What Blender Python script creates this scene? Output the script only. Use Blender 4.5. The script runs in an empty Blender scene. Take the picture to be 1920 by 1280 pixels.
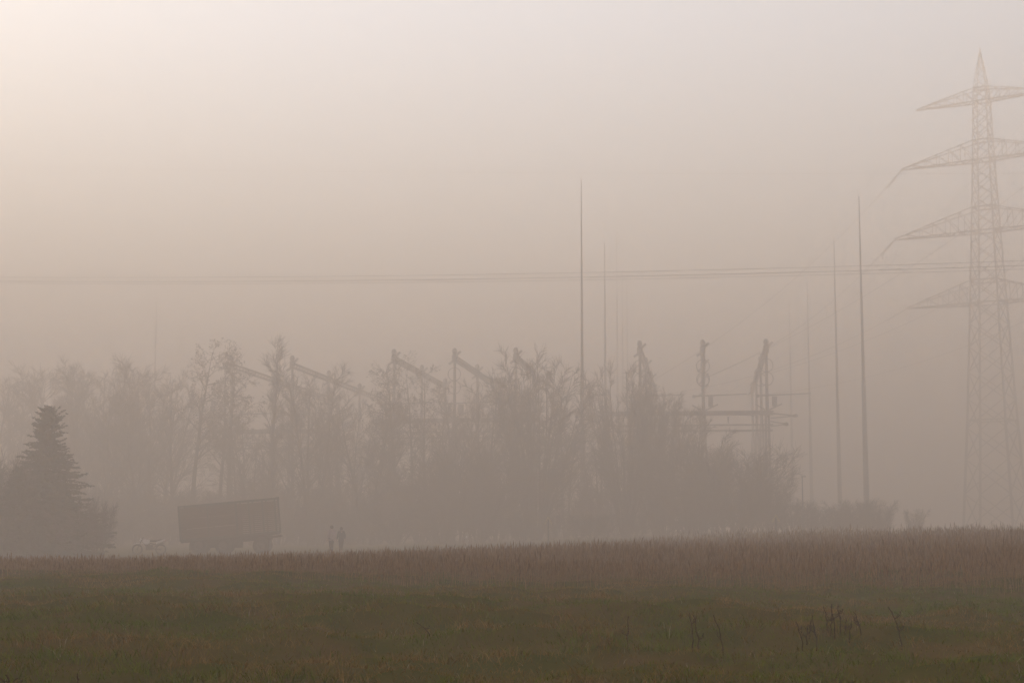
import bpy, math, random
import numpy as np
from mathutils import Vector, Matrix

# ------------------------------------------------------------------ camera, sky, sun, exposure
sc = bpy.context.scene
COL = sc.collection
K = 1.38                                                # how far the wood and the substation lie back
CAM_Z, FPX, PITCH = 1.0, 3000.0, math.radians(6.6)      # focal length in pixels of a 1920 px wide frame
cam = bpy.data.cameras.new('camera')
co = bpy.data.objects.new('camera', cam)
COL.objects.link(co)
sc.camera = co
cam.lens, cam.sensor_width, cam.clip_end = 56.25, 36, 6000
co.location = (0, 0, CAM_Z)
co.rotation_euler = (math.radians(90) + PITCH, 0, 0)

SUN_EL, SUN_AZ = math.radians(13.5), math.radians(-46)
w = bpy.data.worlds.new('World')
sc.world = w
w.use_nodes = True
sky = w.node_tree.nodes.new('ShaderNodeTexSky')
sky.sky_type = 'NISHITA'
sky.sun_disc = False
sky.sun_elevation, sky.sun_rotation = SUN_EL, SUN_AZ
bg = w.node_tree.nodes['Background']
bg.inputs[1].default_value = 0.115
w.node_tree.links.new(sky.outputs[0], bg.inputs[0])
L = bpy.data.lights.new('sun', 'SUN')
L.energy, L.angle, L.color = 3.4, math.radians(2), (1, .965, .93)
lo = bpy.data.objects.new('sun', L)
COL.objects.link(lo)
sd = Vector((math.sin(SUN_AZ) * math.cos(SUN_EL), math.cos(SUN_AZ) * math.cos(SUN_EL), math.sin(SUN_EL)))
lo.rotation_euler = sd.to_track_quat('Z', 'Y').to_euler()
vs = sc.view_settings
vs.view_transform, vs.look, vs.exposure, vs.gamma = 'Standard', 'None', 2.52, 1.0
cy = sc.cycles
cy.volume_bounces, cy.max_bounces, cy.use_denoising = 4, 8, True

random.seed(7)
rng = np.random.default_rng(11)
R = random.uniform

# ------------------------------------------------------------------ helpers
def sstep(a, b, v):
    t = np.clip((v - a) / (b - a), 0, 1)
    return t * t * (3 - 2 * t)

_perm = rng.random((64, 64))
def vnoise(x, y):
    xi, yi = np.floor(x).astype(int), np.floor(y).astype(int)
    fx, fy = x - xi, y - yi
    fx, fy = fx * fx * (3 - 2 * fx), fy * fy * (3 - 2 * fy)
    g = lambda a, b: _perm[a % 64, b % 64]
    return (g(xi, yi) * (1 - fx) + g(xi + 1, yi) * fx) * (1 - fy) + (g(xi, yi + 1) * (1 - fx) + g(xi + 1, yi + 1) * fx) * fy

def hgt(x, y):
    x, y = np.asarray(x, float), np.asarray(y, float)
    a = -.86 + 1.10 * sstep(-25, 31, x)
    h = a * sstep(23, 86, y)
    near = 1 - sstep(30, 50, y)
    h = h + near * (.17 * (vnoise(x * .9 + 3, y * .9) - .5) + .14 * (vnoise(x * 2.7, y * 2.7 + 9) - .5) + .25 * (vnoise(x * .17, y * .17 + 5) - .5))
    return h
def gz(x, y): return float(hgt(x, y))

def at(px, py, Y):
    """point at distance Y in front of the camera seen at pixel px, py (1920 x 1280)"""
    dx, dz = (px - 960) / FPX, (640 - py) / FPX
    vy = math.cos(PITCH) - dz * math.sin(PITCH)
    vz = math.sin(PITCH) + dz * math.cos(PITCH)
    k = Y / vy
    return Vector((dx * k, Y, CAM_Z + vz * k))
def base(px, Y):
    p = at(px, 987, Y)
    return Vector((p.x, Y, gz(p.x, Y)))

class MB:
    def __init__(s): s.v, s.f = [], []
    def box(s, c, size, rot=None):
        c = Vector(c); i = len(s.v)
        for z in (-.5, .5):
            for y in (-.5, .5):
                for x in (-.5, .5):
                    p = Vector((x * size[0], y * size[1], z * size[2]))
                    if rot is not None: p = rot @ p
                    s.v.append(c + p)
        s.f += [tuple(i + k for k in q) for q in ((0, 2, 3, 1), (4, 5, 7, 6), (0, 1, 5, 4), (2, 6, 7, 3), (0, 4, 6, 2), (1, 3, 7, 5))]
        return s
    def tube(s, pts, rad, n=6, cap=True):
        pts = [Vector(p) for p in pts]; i0 = len(s.v); m = len(pts)
        for k, p in enumerate(pts):
            d = (pts[min(k + 1, m - 1)] - pts[max(k - 1, 0)])
            d = d.normalized() if d.length > 1e-9 else Vector((0, 0, 1))
            a = d.cross(Vector((0, 0, 1)) if abs(d.z) < .9 else Vector((1, 0, 0))).normalized(); b = d.cross(a)
            r = rad[k] if hasattr(rad, '__len__') else rad
            for q in range(n):
                t = 2 * math.pi * q / n
                s.v.append(p + a * (r * math.cos(t)) + b * (r * math.sin(t)))
        for k in range(m - 1):
            for q in range(n):
                A, B = i0 + k * n + q, i0 + k * n + (q + 1) % n
                s.f.append((A, B, B + n, A + n))
        if cap and n > 2:
            s.f.append(tuple(i0 + q for q in range(n))[::-1]); s.f.append(tuple(i0 + (m - 1) * n + q for q in range(n)))
        return s
    def bar(s, a, b, t, u=None):
        a, b = Vector(a), Vector(b); d = b - a
        q = d.to_track_quat('Z', 'Y').to_matrix()
        return s.box((a + b) / 2, (t, u or t, d.length), q)
    def lathe(s, prof, n=16, origin=(0, 0, 0), axis='Z'):
        o = Vector(origin); i0 = len(s.v)
        for r, z in prof:
            for q in range(n):
                t = 2 * math.pi * q / n
                p = Vector((r * math.cos(t), r * math.sin(t), z))
                if axis == 'Y': p = Vector((p.x, p.z, p.y))
                s.v.append(o + p)
        for k in range(len(prof) - 1):
            for q in range(n):
                A, B = i0 + k * n + q, i0 + k * n + (q + 1) % n
                s.f.append((A, B, B + n, A + n))
        return s
    def prism(s, poly, y0, y1):
        i = len(s.v); n = len(poly)
        for y in (y0, y1):
            for x, z in poly: s.v.append(Vector((x, y, z)))
        s.f.append(tuple(range(i, i + n))); s.f.append(tuple(range(i + n, i + 2 * n))[::-1])
        for k in range(n):
            s.f.append((i + k, i + n + k, i + n + (k + 1) % n, i + (k + 1) % n))
        return s
    def mesh(s, name, m, smooth=False):
        me = bpy.data.meshes.new(name); me.from_pydata(s.v, [], s.f)
        me.materials.append(m)
        if smooth: me.polygons.foreach_set('use_smooth', [True] * len(me.polygons))
        me.update(); return me
    def build(s, name, m, parent=None, smooth=False):
        return link(name, s.mesh(name, m, smooth), parent)

def link(name, data, parent=None):
    o = bpy.data.objects.new(name, data); COL.objects.link(o)
    if parent is not None: o.parent = parent
    return o
def tag(o, label, cat, group=None):
    o['label'], o['category'] = label, cat
    if group: o['group'] = group
    return o
def thing(name, label, cat, loc=(0, 0, 0), rz=0, group=None, sc_=None):
    o = link(name, None); o.location = loc; o.rotation_euler = (0, 0, rz)
    if sc_: o.scale = sc_
    return tag(o, label, cat, group)
def copy_tree(o, parent=None):
    c = o.copy(); COL.objects.link(c); c.parent = parent
    for ch in o.children: copy_tree(ch, c)
    return c
def tri_mesh(name, V, T, m):
    me = bpy.data.meshes.new(name)
    V = np.ascontiguousarray(V, np.float32); T = np.ascontiguousarray(T, np.int32)
    me.vertices.add(len(V)); me.vertices.foreach_set('co', V.ravel())
    me.loops.add(T.size); me.loops.foreach_set('vertex_index', T.ravel())
    me.polygons.add(len(T)); me.polygons.foreach_set('loop_start', np.arange(0, T.size, 3, dtype=np.int32))
    me.materials.append(m); me.update(calc_edges=True); return me

# ------------------------------------------------------------------ materials
def mat(name, c1, c2=None, scale=3, rough=.9, spec=.05, metal=0, island=0, bump=0, detail=6, stretch=None):
    m = bpy.data.materials.new(name); m.use_nodes = True
    nt = m.node_tree; b = nt.nodes['Principled BSDF']
    b.inputs['Roughness'].default_value = rough
    b.inputs['Specular IOR Level'].default_value = spec
    b.inputs['Metallic'].default_value = metal
    c2 = c2 or tuple(v * .7 for v in c1)
    tc = nt.nodes.new('ShaderNodeTexCoord'); nz = nt.nodes.new('ShaderNodeTexNoise')
    nz.inputs['Scale'].default_value = scale; nz.inputs['Detail'].default_value = detail
    src = tc.outputs['Object']
    if stretch:
        mp = nt.nodes.new('ShaderNodeMapping'); mp.inputs['Scale'].default_value = stretch
        nt.links.new(src, mp.inputs[0]); src = mp.outputs[0]
    nt.links.new(src, nz.inputs['Vector'])
    rp = nt.nodes.new('ShaderNodeValToRGB')
    rp.color_ramp.elements[0].position, rp.color_ramp.elements[1].position = .35, .65
    rp.color_ramp.elements[0].color, rp.color_ramp.elements[1].color = (*c1, 1), (*c2, 1)
    fac = nz.outputs[0]
    if island:
        ge = nt.nodes.new('ShaderNodeNewGeometry'); mx = nt.nodes.new('ShaderNodeMix')
        mx.inputs[0].default_value = island
        nt.links.new(nz.outputs[0], mx.inputs[2]); nt.links.new(ge.outputs['Random Per Island'], mx.inputs[3]); fac = mx.outputs[0]
    nt.links.new(fac, rp.inputs[0]); nt.links.new(rp.outputs[0], b.inputs['Base Color'])
    if bump:
        bp = nt.nodes.new('ShaderNodeBump'); bp.inputs['Strength'].default_value = bump
        nt.links.new(nz.outputs[0], bp.inputs['Height']); nt.links.new(bp.outputs[0], b.inputs['Normal'])
    return m

def grass_mat():
    m = bpy.data.materials.new('field_grass'); m.use_nodes = True
    nt = m.node_tree; b = nt.nodes['Principled BSDF']; N = nt.nodes.new; K = nt.links.new
    b.inputs['Roughness'].default_value = 1; b.inputs['Specular IOR Level'].default_value = 0
    tc = N('ShaderNodeTexCoord'); ge = N('ShaderNodeNewGeometry')
    mp = N('ShaderNodeMapping'); mp.inputs['Scale'].default_value = (.22, .30, .5); K(tc.outputs['Object'], mp.inputs[0])
    n1 = N('ShaderNodeTexNoise'); n1.inputs['Scale'].default_value = 1; n1.inputs['Detail'].default_value = 5; n1.inputs['Roughness'].default_value = .62; K(mp.outputs[0], n1.inputs['Vector'])
    n2 = N('ShaderNodeTexNoise'); n2.inputs['Scale'].default_value = 3.1; n2.inputs['Detail'].default_value = 3; K(tc.outputs['Object'], n2.inputs['Vector'])
    a = N('ShaderNodeMath'); a.operation = 'MULTIPLY_ADD'; K(n2.outputs[0], a.inputs[0]); a.inputs[1].default_value = .5; K(n1.outputs[0], a.inputs[2])
    c = N('ShaderNodeMath'); c.operation = 'MULTIPLY_ADD'; K(ge.outputs['Random Per Island'], c.inputs[0]); c.inputs[1].default_value = .13; K(a.outputs[0], c.inputs[2])
    rp = N('ShaderNodeValToRGB'); e = rp.color_ramp.elements
    e[0].position, e[0].color = .66, (.070, .098, .003, 1)
    e[1].position, e[1].color = .97, (.25, .145, .050, 1)
    x = e.new(.77); x.color = (.105, .115, .004, 1)
    x = e.new(.84); x.color = (.15, .080, .014, 1)
    K(c.outputs[0], rp.inputs[0])
    g = N('ShaderNodeMath'); g.operation = 'GREATER_THAN'; g.inputs[1].default_value = .985; K(ge.outputs['Random Per Island'], g.inputs[0])
    mx = N('ShaderNodeMix'); mx.data_type = 'RGBA'; K(g.outputs[0], mx.inputs[0]); K(rp.outputs[0], mx.inputs[6]); mx.inputs[7].default_value = (.26, .20, .12, 1)
    K(mx.outputs[2], b.inputs['Base Color'])
    return m

M = dict(
    soil=mat('field_soil', (.045, .045, .006), (.085, .052, .016), scale=.9, spec=0, bump=.4),
    grass=grass_mat(),
    tall=mat('dry_tall_grass', (.15, .078, .036), (.27, .155, .075), scale=.25, spec=0, island=.55),
    bark=mat('bark', (.08, .063, .05), (.12, .096, .078), scale=6, spec=0, bump=.5, stretch=(1, 1, .25)),
    twig=mat('twig', (.09, .068, .052), (.125, .098, .076), scale=1.5, spec=0),
    leaf=mat('dead_leaf', (.085, .055, .032), (.05, .035, .022), scale=3, spec=0, island=.6),
    needle=mat('fir_needle', (.022, .030, .016), (.040, .046, .024), scale=2, spec=.02, island=.5),
    weed=mat('weed_stem', (.040, .022, .012), (.065, .036, .02), scale=20, spec=0),
    galv=mat('galvanised_steel', (.10, .095, .09), (.14, .135, .13), scale=4, rough=.7, spec=.2),
    mast=mat('mast_steel', (.16, .145, .135), (.22, .205, .19), scale=2, rough=.6, spec=.2),
    porcelain=mat('porcelain', (.10, .055, .04), (.14, .08, .06), scale=8, rough=.3, spec=.4),
    wire=mat('conductor', (.07, .07, .07), (.1, .1, .1), scale=2, rough=.6, spec=.2),
    green=mat('faded_green_steel', (.055, .060, .045), (.085, .080, .060), scale=2.5, rough=.7, spec=.15),
    board=mat('weathered_board', (.10, .066, .042), (.14, .095, .064), scale=3, spec=.05, stretch=(.4, 4, 4)),
    dark=mat('dark_frame_steel', (.025, .024, .022), (.05, .04, .032), scale=5, rough=.7, spec=.15),
    rubber=mat('rubber', (.022, .021, .020), (.035, .032, .03), scale=9, spec=.1),
    rim=mat('wheel_rim', (.10, .07, .055), (.07, .055, .045), scale=6, rough=.6, spec=.2),
    white=mat('white_plastic', (.62, .60, .58), (.52, .50, .47), scale=5, rough=.5, spec=.3),
    red=mat('red_plastic', (.35, .05, .04), (.26, .04, .03), scale=5, rough=.5, spec=.3),
    pink=mat('pale_pink_jacket', (.36, .27, .27), (.30, .22, .22), scale=6, spec=.05),
    darkcloth=mat('dark_jacket', (.035, .035, .042), (.055, .05, .055), scale=6, spec=.05),
    jeans=mat('dark_trousers', (.04, .042, .055), (.055, .055, .07), scale=8, spec=.03),
    skin=mat('skin', (.45, .29, .22), (.40, .25, .19), scale=8, rough=.6, spec=.2),
    hair=mat('hair', (.05, .033, .022), (.07, .045, .03), scale=20, rough=.6, spec=.2),
    yellow=mat('yellow_sign', (.42, .35, .16), (.36, .30, .15), scale=6, rough=.5, spec=.2),
    concrete=mat('concrete', (.42, .39, .33), (.34, .31, .27), scale=7, spec=.05),
)

# ------------------------------------------------------------------ ground
def axis(pairs):
    out = []
    for a, b, st in pairs: out += list(np.arange(a, b, st))
    return np.array(out + [pairs[-1][1]])
gx = axis([(-1400, -200, 150), (-200, -60, 14), (-60, -16, 2), (-16, 16, .2), (16, 60, 2), (60, 200, 14), (200, 1400, 150)])
gy = axis([(-1400, -100, 160), (-100, -4, 8), (-4, 6, 1), (6, 36, .2), (36, 110, 2), (110, 260, 10), (260, 1400, 150)])
X, Y = np.meshgrid(gx, gy)
Z = hgt(X, Y)
V = np.stack([X, Y, Z], -1).reshape(-1, 3)
nx, ny = len(gx), len(gy)
I = np.arange(nx * ny).reshape(ny, nx)
a, b, c, d = I[:-1, :-1].ravel(), I[:-1, 1:].ravel(), I[1:, 1:].ravel(), I[1:, :-1].ravel()
me = tri_mesh('ground', V, np.concatenate([np.stack([a, b, c], 1), np.stack([a, c, d], 1)]), M['soil'])
me.polygons.foreach_set('use_smooth', np.ones(len(me.polygons), bool))
ground = link('ground', me)
ground['kind'] = 'structure'

# ------------------------------------------------------------------ transmission tower
RT = math.radians(-35)                                  # the right arms come towards the camera
TY = 196.0 * K
tb = base(1868, TY)
tower = thing('lattice_pylon', 'tall steel lattice pylon with four tiers of cross arms, rising out of the fog', 'pylon', tb, RT, None, (K, K, K))
prof = [(0, 4.3), (13.5, 3.3), (28, 2.45), (37, 1.95), (46, 1.5), (53.5, 1.18), (55.2, 1.1), (59.8, .12)]
def rr(h):
    return float(np.interp(h, [p[0] for p in prof], [p[1] for p in prof]))
def corner(k, h):
    t = math.pi / 4 + k * math.pi / 2; r = rr(h)
    return Vector((r * math.cos(t), r * math.sin(t), h))
for k in range(4):
    mb = MB()
    for (h0, _), (h1, _) in zip(prof[:-1], prof[1:]):
        mb.bar(corner(k, h0), corner(k, h1), .24 - .0027 * h0 if h0 < 55 else .06)
    mb.build('leg', M['galv'], tower)
    mb = MB(); mb.box(corner(k, 0) + Vector((0, 0, -.1)), (.9, .9, .9)); mb.build('footing', M['concrete'], tower)
lv = [0.]
while lv[-1] < 55:
    lv.append(lv[-1] + max(1.15, rr(lv[-1]) * 1.05))
lv[-1] = 55.2
lv += [56.3, 57.3, 58.2, 59.0, 59.7]
for k in range(4):
    mb = MB()
    for h0, h1 in zip(lv[:-1], lv[1:]):
        t = .11 if h0 < 30 else (.085 if h0 < 55 else .05)
        mb.bar(corner(k, h0), corner((k + 1) % 4, h1), t); mb.bar(corner((k + 1) % 4, h0), corner(k, h1), t)
    for h in (13.5, 28, 30.8, 37, 40, 46, 48.5, 53.5, 55.2):
        mb.bar(corner(k, h), corner((k + 1) % 4, h), .16)
    mb.build('lattice_face', M['galv'], tower)
mb = MB(); mb.tube([(0, 0, 59.6), (0, 0, 60.4)], .09, 8); mb.build('peak', M['galv'], tower)
arms = [(53.5, 55.2, 8.5), (46, 48.5, 10.7), (37, 40, 11.9), (28, 30.8, 10.5)]
tips = {}
for ai, (hb, ht, Ln) in enumerate(arms):
    for s in (-1, 1):
        hw = rr(hb) * .707; ht2 = rr(ht) * .707
        tip = Vector((s * Ln, 0, hb + .12))
        B = [Vector((s * hw, q * hw, hb)) for q in (-1, 1)]; Tt = [Vector((s * ht2, q * ht2, ht)) for q in (-1, 1)]
        mb = MB()
        for q in (0, 1):
            mb.bar(B[q], tip, .15); mb.bar(Tt[q], tip + Vector((0, 0, .12)), .11)
        n = 6
        for i in range(1, n):
            f = i / n; f0 = (i - 1) / n
            for q in (0, 1):
                lo_, hi_ = B[q].lerp(tip, f), Tt[q].lerp(tip, f)
                mb.bar(lo_, hi_, .08)
                mb.bar(B[q].lerp(tip, f0), hi_, .08)
            mb.bar(B[0].lerp(tip, f), B[1].lerp(tip, f), .09); mb.bar(B[0].lerp(tip, f0), B[1].lerp(tip, f), .09)
            mb.bar(Tt[0].lerp(tip, f), Tt[1].lerp(tip, f), .07)
        mb.build('cross_arm', M['galv'], tower)
        tips[ai, s] = Matrix.Translation(tb) @ Matrix.Rotation(RT, 4, 'Z') @ (tip * K)

# ------------------------------------------------------------------ substation grid (rotated with the vanishing point of its rows)
AZ = math.atan((1322 - 960) / FPX)
U = Vector((math.sin(AZ), math.cos(AZ), 0)); Wv = Vector((math.cos(AZ), -math.sin(AZ), 0))
P0 = at(1322, 987, 137 * K); P0.z = 0
def grid(i, j, z=0): return P0 + Wv * (5.40 * K * i) + U * (14 * K * j) + Vector((0, 0, z * K))
def gantry(rows, nj, hb, label, cross, top=16.0):
    c = grid(rows[-1], 0); z0 = gz(c.x, c.y)
    root = thing('substation_gantry', label, 'gantry', (c.x, c.y, z0))
    root.rotation_euler = (0, 0, -AZ); root.scale = (K, K, K)
    def loc(i, j, z): return Vector((5.40 * (i - rows[-1]), 14 * j, z))
    for i in rows:
        for j in range(nj):
            mb = MB()
            for q in (-1, 1):
                mb.bar(loc(i, j, -.4) + Vector((q * .2, 0, 0)), loc(i, j, hb) + Vector((q * .12, 0, 0)), .14, .2)
            for z in np.arange(.8, hb - .4, 1.1):
                mb.bar(loc(i, j, z) + Vector((-.22, 0, 0)), loc(i, j, z + .9) + Vector((.2, 0, 0)), .07)
            mb.tube([loc(i, j, hb - .3), loc(i, j, hb + .3), loc(i, j, top)], [.16, .15, .11], 8)
            col = mb.build('column', M['mast'], root)
            hd = MB()
            hd.lathe([(0, top - .7), (.22, top - .65), (.24, top - .1), (.15, top + .05), (.24, top + .25), (.16, top + .5), (0, top + .58)], 10, loc(i, j, 0) + Vector((0, -.1, 0)))
            hd.bar(loc(i, j, top - .2), loc(i, j, top + .2) + Vector((.55, -.2, .05)), .16)
            hd.bar(loc(i, j, top - .5), loc(i, j, top - .75) + Vector((-.5, -.1, -.1)), .2)
            hd.build('column_head', M['mast'], col)
            if j == 0 or j == 1:
                rg = MB(); n = 24
                for zc in (top - 1.75,) if j else (top - 1.75, top - 2.9):
                    rg.tube([loc(i, j, zc) + Vector((.55 * math.cos(t), -.2, .55 * math.sin(t) * 1.05)) for t in np.linspace(0, 2 * math.pi, n)], .035, 5, cap=False)
                rg.build('jumper_loop', M['wire'], col)
        mb = MB()
        for q in (-1, 1):
            mb.bar(loc(i, 0, top - .15) + Vector((q * .16, -.3, 0)), loc(i, nj - 1, top - .15) + Vector((q * .16, .3, 0)), .08)
            mb.bar(loc(i, 0, top - .5) + Vector((q * .16, -.3, 0)), loc(i, nj - 1, top - .5) + Vector((q * .16, .3, 0)), .08)
        for f in np.arange(0, 14 * (nj - 1), 1.0):
            o = loc(i, 0, 0) + Vector((0, f, 0))
            mb.bar(o + Vector((-.16, 0, top - .5)), o + Vector((.16, 1, top - .15)), .05)
            mb.bar(o + Vector((.16, 0, top - .15)), o + Vector((-.16, 1, top - .5)), .05)
        mb.build('top_beam', M['mast'], root)
        # isolator arm, drive box and struts in front of the row's first column
        arm = MB(); arm.tube([loc(i, 0, hb + 1.55) + Vector((-.8, -.35, 0)), loc(i, 0, hb + 1.65) + Vector((3.7, -.35, .05))], [.08, .05], 6)
        arm.box(loc(i, 0, hb + 1.55) + Vector((-.8, -.35, -.02)), (.25, .25, .25)); arm.build('isolator_arm', M['mast'], root)
        bx = MB(); bx.box(loc(i, 0, hb + 1.05) + Vector((.62, -.35, 0)), (.42, .4, .85)); bx.build('drive_box', M['mast'], root)
        st = MB(); st.bar(loc(i, 0, hb + .35) + Vector((.2, -.3, 0)), loc(i, 0, hb + .85) + Vector((1.25, -.3, 0)), .11)
        st.bar(loc(i, 0, hb + .35) + Vector((-.2, -.3, 0)), loc(i, 0, hb + .8) + Vector((-.95, -.3, 0)), .11); st.build('strut', M['mast'], root)
    x0, x1 = cross
    for (z, t, yo) in ((hb + .1, .48, -.1), (hb - .85, .16, .9), (hb - 1.3, .22, 1.6)):
        mb = MB()
        mb.bar(loc(x0, 0, z) + Vector((0, yo, 0)), loc(x1, 0, z) + Vector((.25, yo, 0)), t, t * .8)
        if z > hb:
            for k in range(6):
                f = loc(x0, 0, z - .3).lerp(loc(x1, 0, z - .3), (k + .5) / 6); mb.tube([f, f - Vector((0, 0, .55))], [.09, .06], 6)
        mb.build('cross_beam', M['mast'], root)
    for (z, ln) in ((hb - .05, 2.1), (hb - .75, 1.3)):
        mb = MB(); e = loc(x1, 0, z); mb.bar(e + Vector((0, 0, .12)), e + Vector((ln, -.1, -.12)), .11); mb.bar(e + Vector((0, 0, -.3)), e + Vector((ln, -.1, -.14)), .09)
        mb.lathe([(0, -.18), (.2, -.1), (.2, .1), (0, .18)], 10, e + Vector((ln, -.1, -.13))); mb.build('end_bracket', M['mast'], root)
    return root
gantry([-1, 0, 1], 4, 10.1, 'steel substation gantry with bare cross beam end jutting out past the wood', (-1.6, 1.05))
gantry([-5, -4, -3], 3, 10.1, 'steel substation gantry behind the fan shaped tree and the leaf clumped tree', (-5.3, -2.8))
gantry([-7.72, -6.7], 4, 9.6, 'steel substation gantry with sloping top beams behind the slim tall tree', (-8.1, -6.3), 15.9)

# lightning masts
def mastobj(px, ytop, Hm, label, r0=.24):
    Hm *= K; r0 *= K; Y = FPX * (Hm - CAM_Z) / (987 - ytop)
    p = base(px, Y)
    # the foot stands a little outward of the tip because the camera looks up
    root = thing('lightning_mast', label, 'mast', p, 0, 'lightning masts of the substation')
    mb = MB(); H2 = Hm - p.z
    mb.tube([(0, 0, -.4), (0, 0, H2 * .45)], [r0, r0 * .66], 10); mb.build('pole', M['mast'], root, True)
    mb = MB(); mb.tube([(0, 0, H2 * .45 - .3), (0, 0, H2 * .78)], [r0 * .56, r0 * .34], 10); mb.build('upper_pole', M['mast'], root, True)
    mb = MB(); mb.tube([(0, 0, H2 * .78 - .2), (0, 0, H2)], [r0 * .27, r0 * .14], 8); mb.build('rod', M['mast'], root, True)
    mb = MB(); mb.lathe([(0, -.35), (r0 * 2, -.35), (r0 * 2, .12), (r0, .14), (0, .14)], 12); mb.build('foot_plate', M['concrete'], root)
    return root
far = 'ghostly mast in the tight cluster of three above the trees'
mastobj(1093, 330, 30, 'tall lightning mast rising between the two fan shaped trees')
mastobj(1626, 362, 30, 'tall lightning mast standing in the low dark hedge by the field edge', .27)
mastobj(1576, 445, 30, 'lightning mast just behind the one in the low dark hedge', .24)
mastobj(1523, 525, 30, 'third mast of the receding row, fading behind the hedge masts'); mastobj(1488, 568, 30, 'last and faintest mast of the receding row behind the gantry end')
mastobj(1137, 452, 30, 'thin mast close behind the tall one between the fan shaped trees'); mastobj(1160, 430, 45, far, .28); mastobj(1170, 500, 39, far, .3); mastobj(1179, 520, 37, far, .28)
mastobj(283, 560, 30, 'barely visible lone mast above the wood behind the fir', .26)

# overhead wires
def sag(a, b, s, n=40):
    a, b = Vector(a), Vector(b)
    return [a.lerp(b, k / n) - Vector((0, 0, 4 * s * (k / n) * (1 - k / n))) for k in range(n + 1)]
def wire(pts, r, label, group):
    o = MB().tube(pts, r * 1.1, 5).build('overhead_wire', M['wire'], None, True)
    return tag(o, label, 'wire', group)
# long spans across the view: given by two pixels and distances, carried on far out of the frame
def span(pxa, pya, Ya, pxb, pyb, Yb, s, r, label, group):
    a, b = at(pxa, pya, Ya * K), at(pxb, pyb, Yb * K); s *= K; r *= K; d = b - a
    wire(sag(a - d * .45, b + d * .45, s), r, label, group)
g1 = 'overhead wires crossing the whole view'
span(0, 497, 178, 1920, 462, 150, 1.9, .030, 'lower overhead wire strung level across the sky above the wood', g1)
span(0, 505, 180, 1920, 471, 150, 1.9, .038, 'lower overhead wire strung level across the sky above the wood', g1)
span(0, 509, 182, 1920, 478, 151, 1.9, .026, 'lower overhead wire strung level across the sky above the wood', g1)
span(0, 302, 225, 1920, 312, 205, 1.3, .024, 'faint upper overhead wire running level across the misty sky', 'faint upper wire')
g2 = 'pylon conductors'
ends = {(0, -1): grid(-.5, 4.2, 17), (1, -1): grid(-1, 3, 17.2), (2, -1): grid(0, 3, 17.2), (3, -1): grid(-1.6, 3.3, 15.5),
        (0, 1): grid(.5, 4.4, 17), (1, 1): grid(0, 3, 17.2), (2, 1): grid(1, 3, 17.2), (3, 1): grid(1, 3.3, 15.6)}
names = ['top', 'second', 'third', 'lowest']
for (ai, s), tip in tips.items():
    e = ends[ai, s]; d = (e - tip).normalized()
    side = 'left' if s < 0 else 'right'
    lab = 'conductor sloping from the pylon\'s %s %s cross arm to the gantry' % (names[ai], 'outer' if s > 0 else 'far')
    if ai == 0:
        wire(sag(tip, e, 4.0), .018, lab, g2)
        continue
    # dead-end insulator string pair, then the conductor
    q = tip + (d * 4.6) - Vector((0, 0, .9))
    ins = thing('insulator_string', 'double insulator string hanging off the tip of the %s %s cross arm' % (names[ai], 'outer' if s > 0 else 'far'), 'insulator', tip, 0, 'insulator strings on the pylon')
    sd_ = d.cross(Vector((0, 0, 1))).normalized()
    for k in (-1, 1):
        mb = MB(); a_, b_ = sd_ * (.1 * k), q - tip + sd_ * (.28 * k)
        mb.tube([a_, b_], .045, 6)
        n = 16
        for t in range(n):
            c0 = a_.lerp(b_, .12 + .76 * t / n); dd = (b_ - a_).normalized()
            mb.tube([c0, c0 + dd * .07], [.10, .05], 8)
        mb.build('string', M['porcelain'], ins)
    MB().bar(q - tip + sd_ * -.5, q - tip + sd_ * .5, .12).build('yoke', M['galv'], ins); MB().bar((q - tip) * .55 + sd_ * -.38, (q - tip) * .55 + sd_ * .38, .09).build('spacer', M['galv'], ins)
    wire(sag(q, e, 2.6), .022, lab, g2)
    wire(sag(q + sd_ * .35, e + sd_ * .35, 2.6), .022, lab, g2)
    # jumper drooping back under the arm
    j = MB().tube(sag(q, tip + Vector((.6, -.4, -1.0)), 2.6, 16), .03, 5).build('jumper_wire', M['wire'], None, True)
    tag(j, 'slack jumper loop drooping below the pylon\'s %s %s cross arm' % (names[ai], 'outer' if s > 0 else 'far'), 'wire', 'jumper loops on the pylon')

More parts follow.
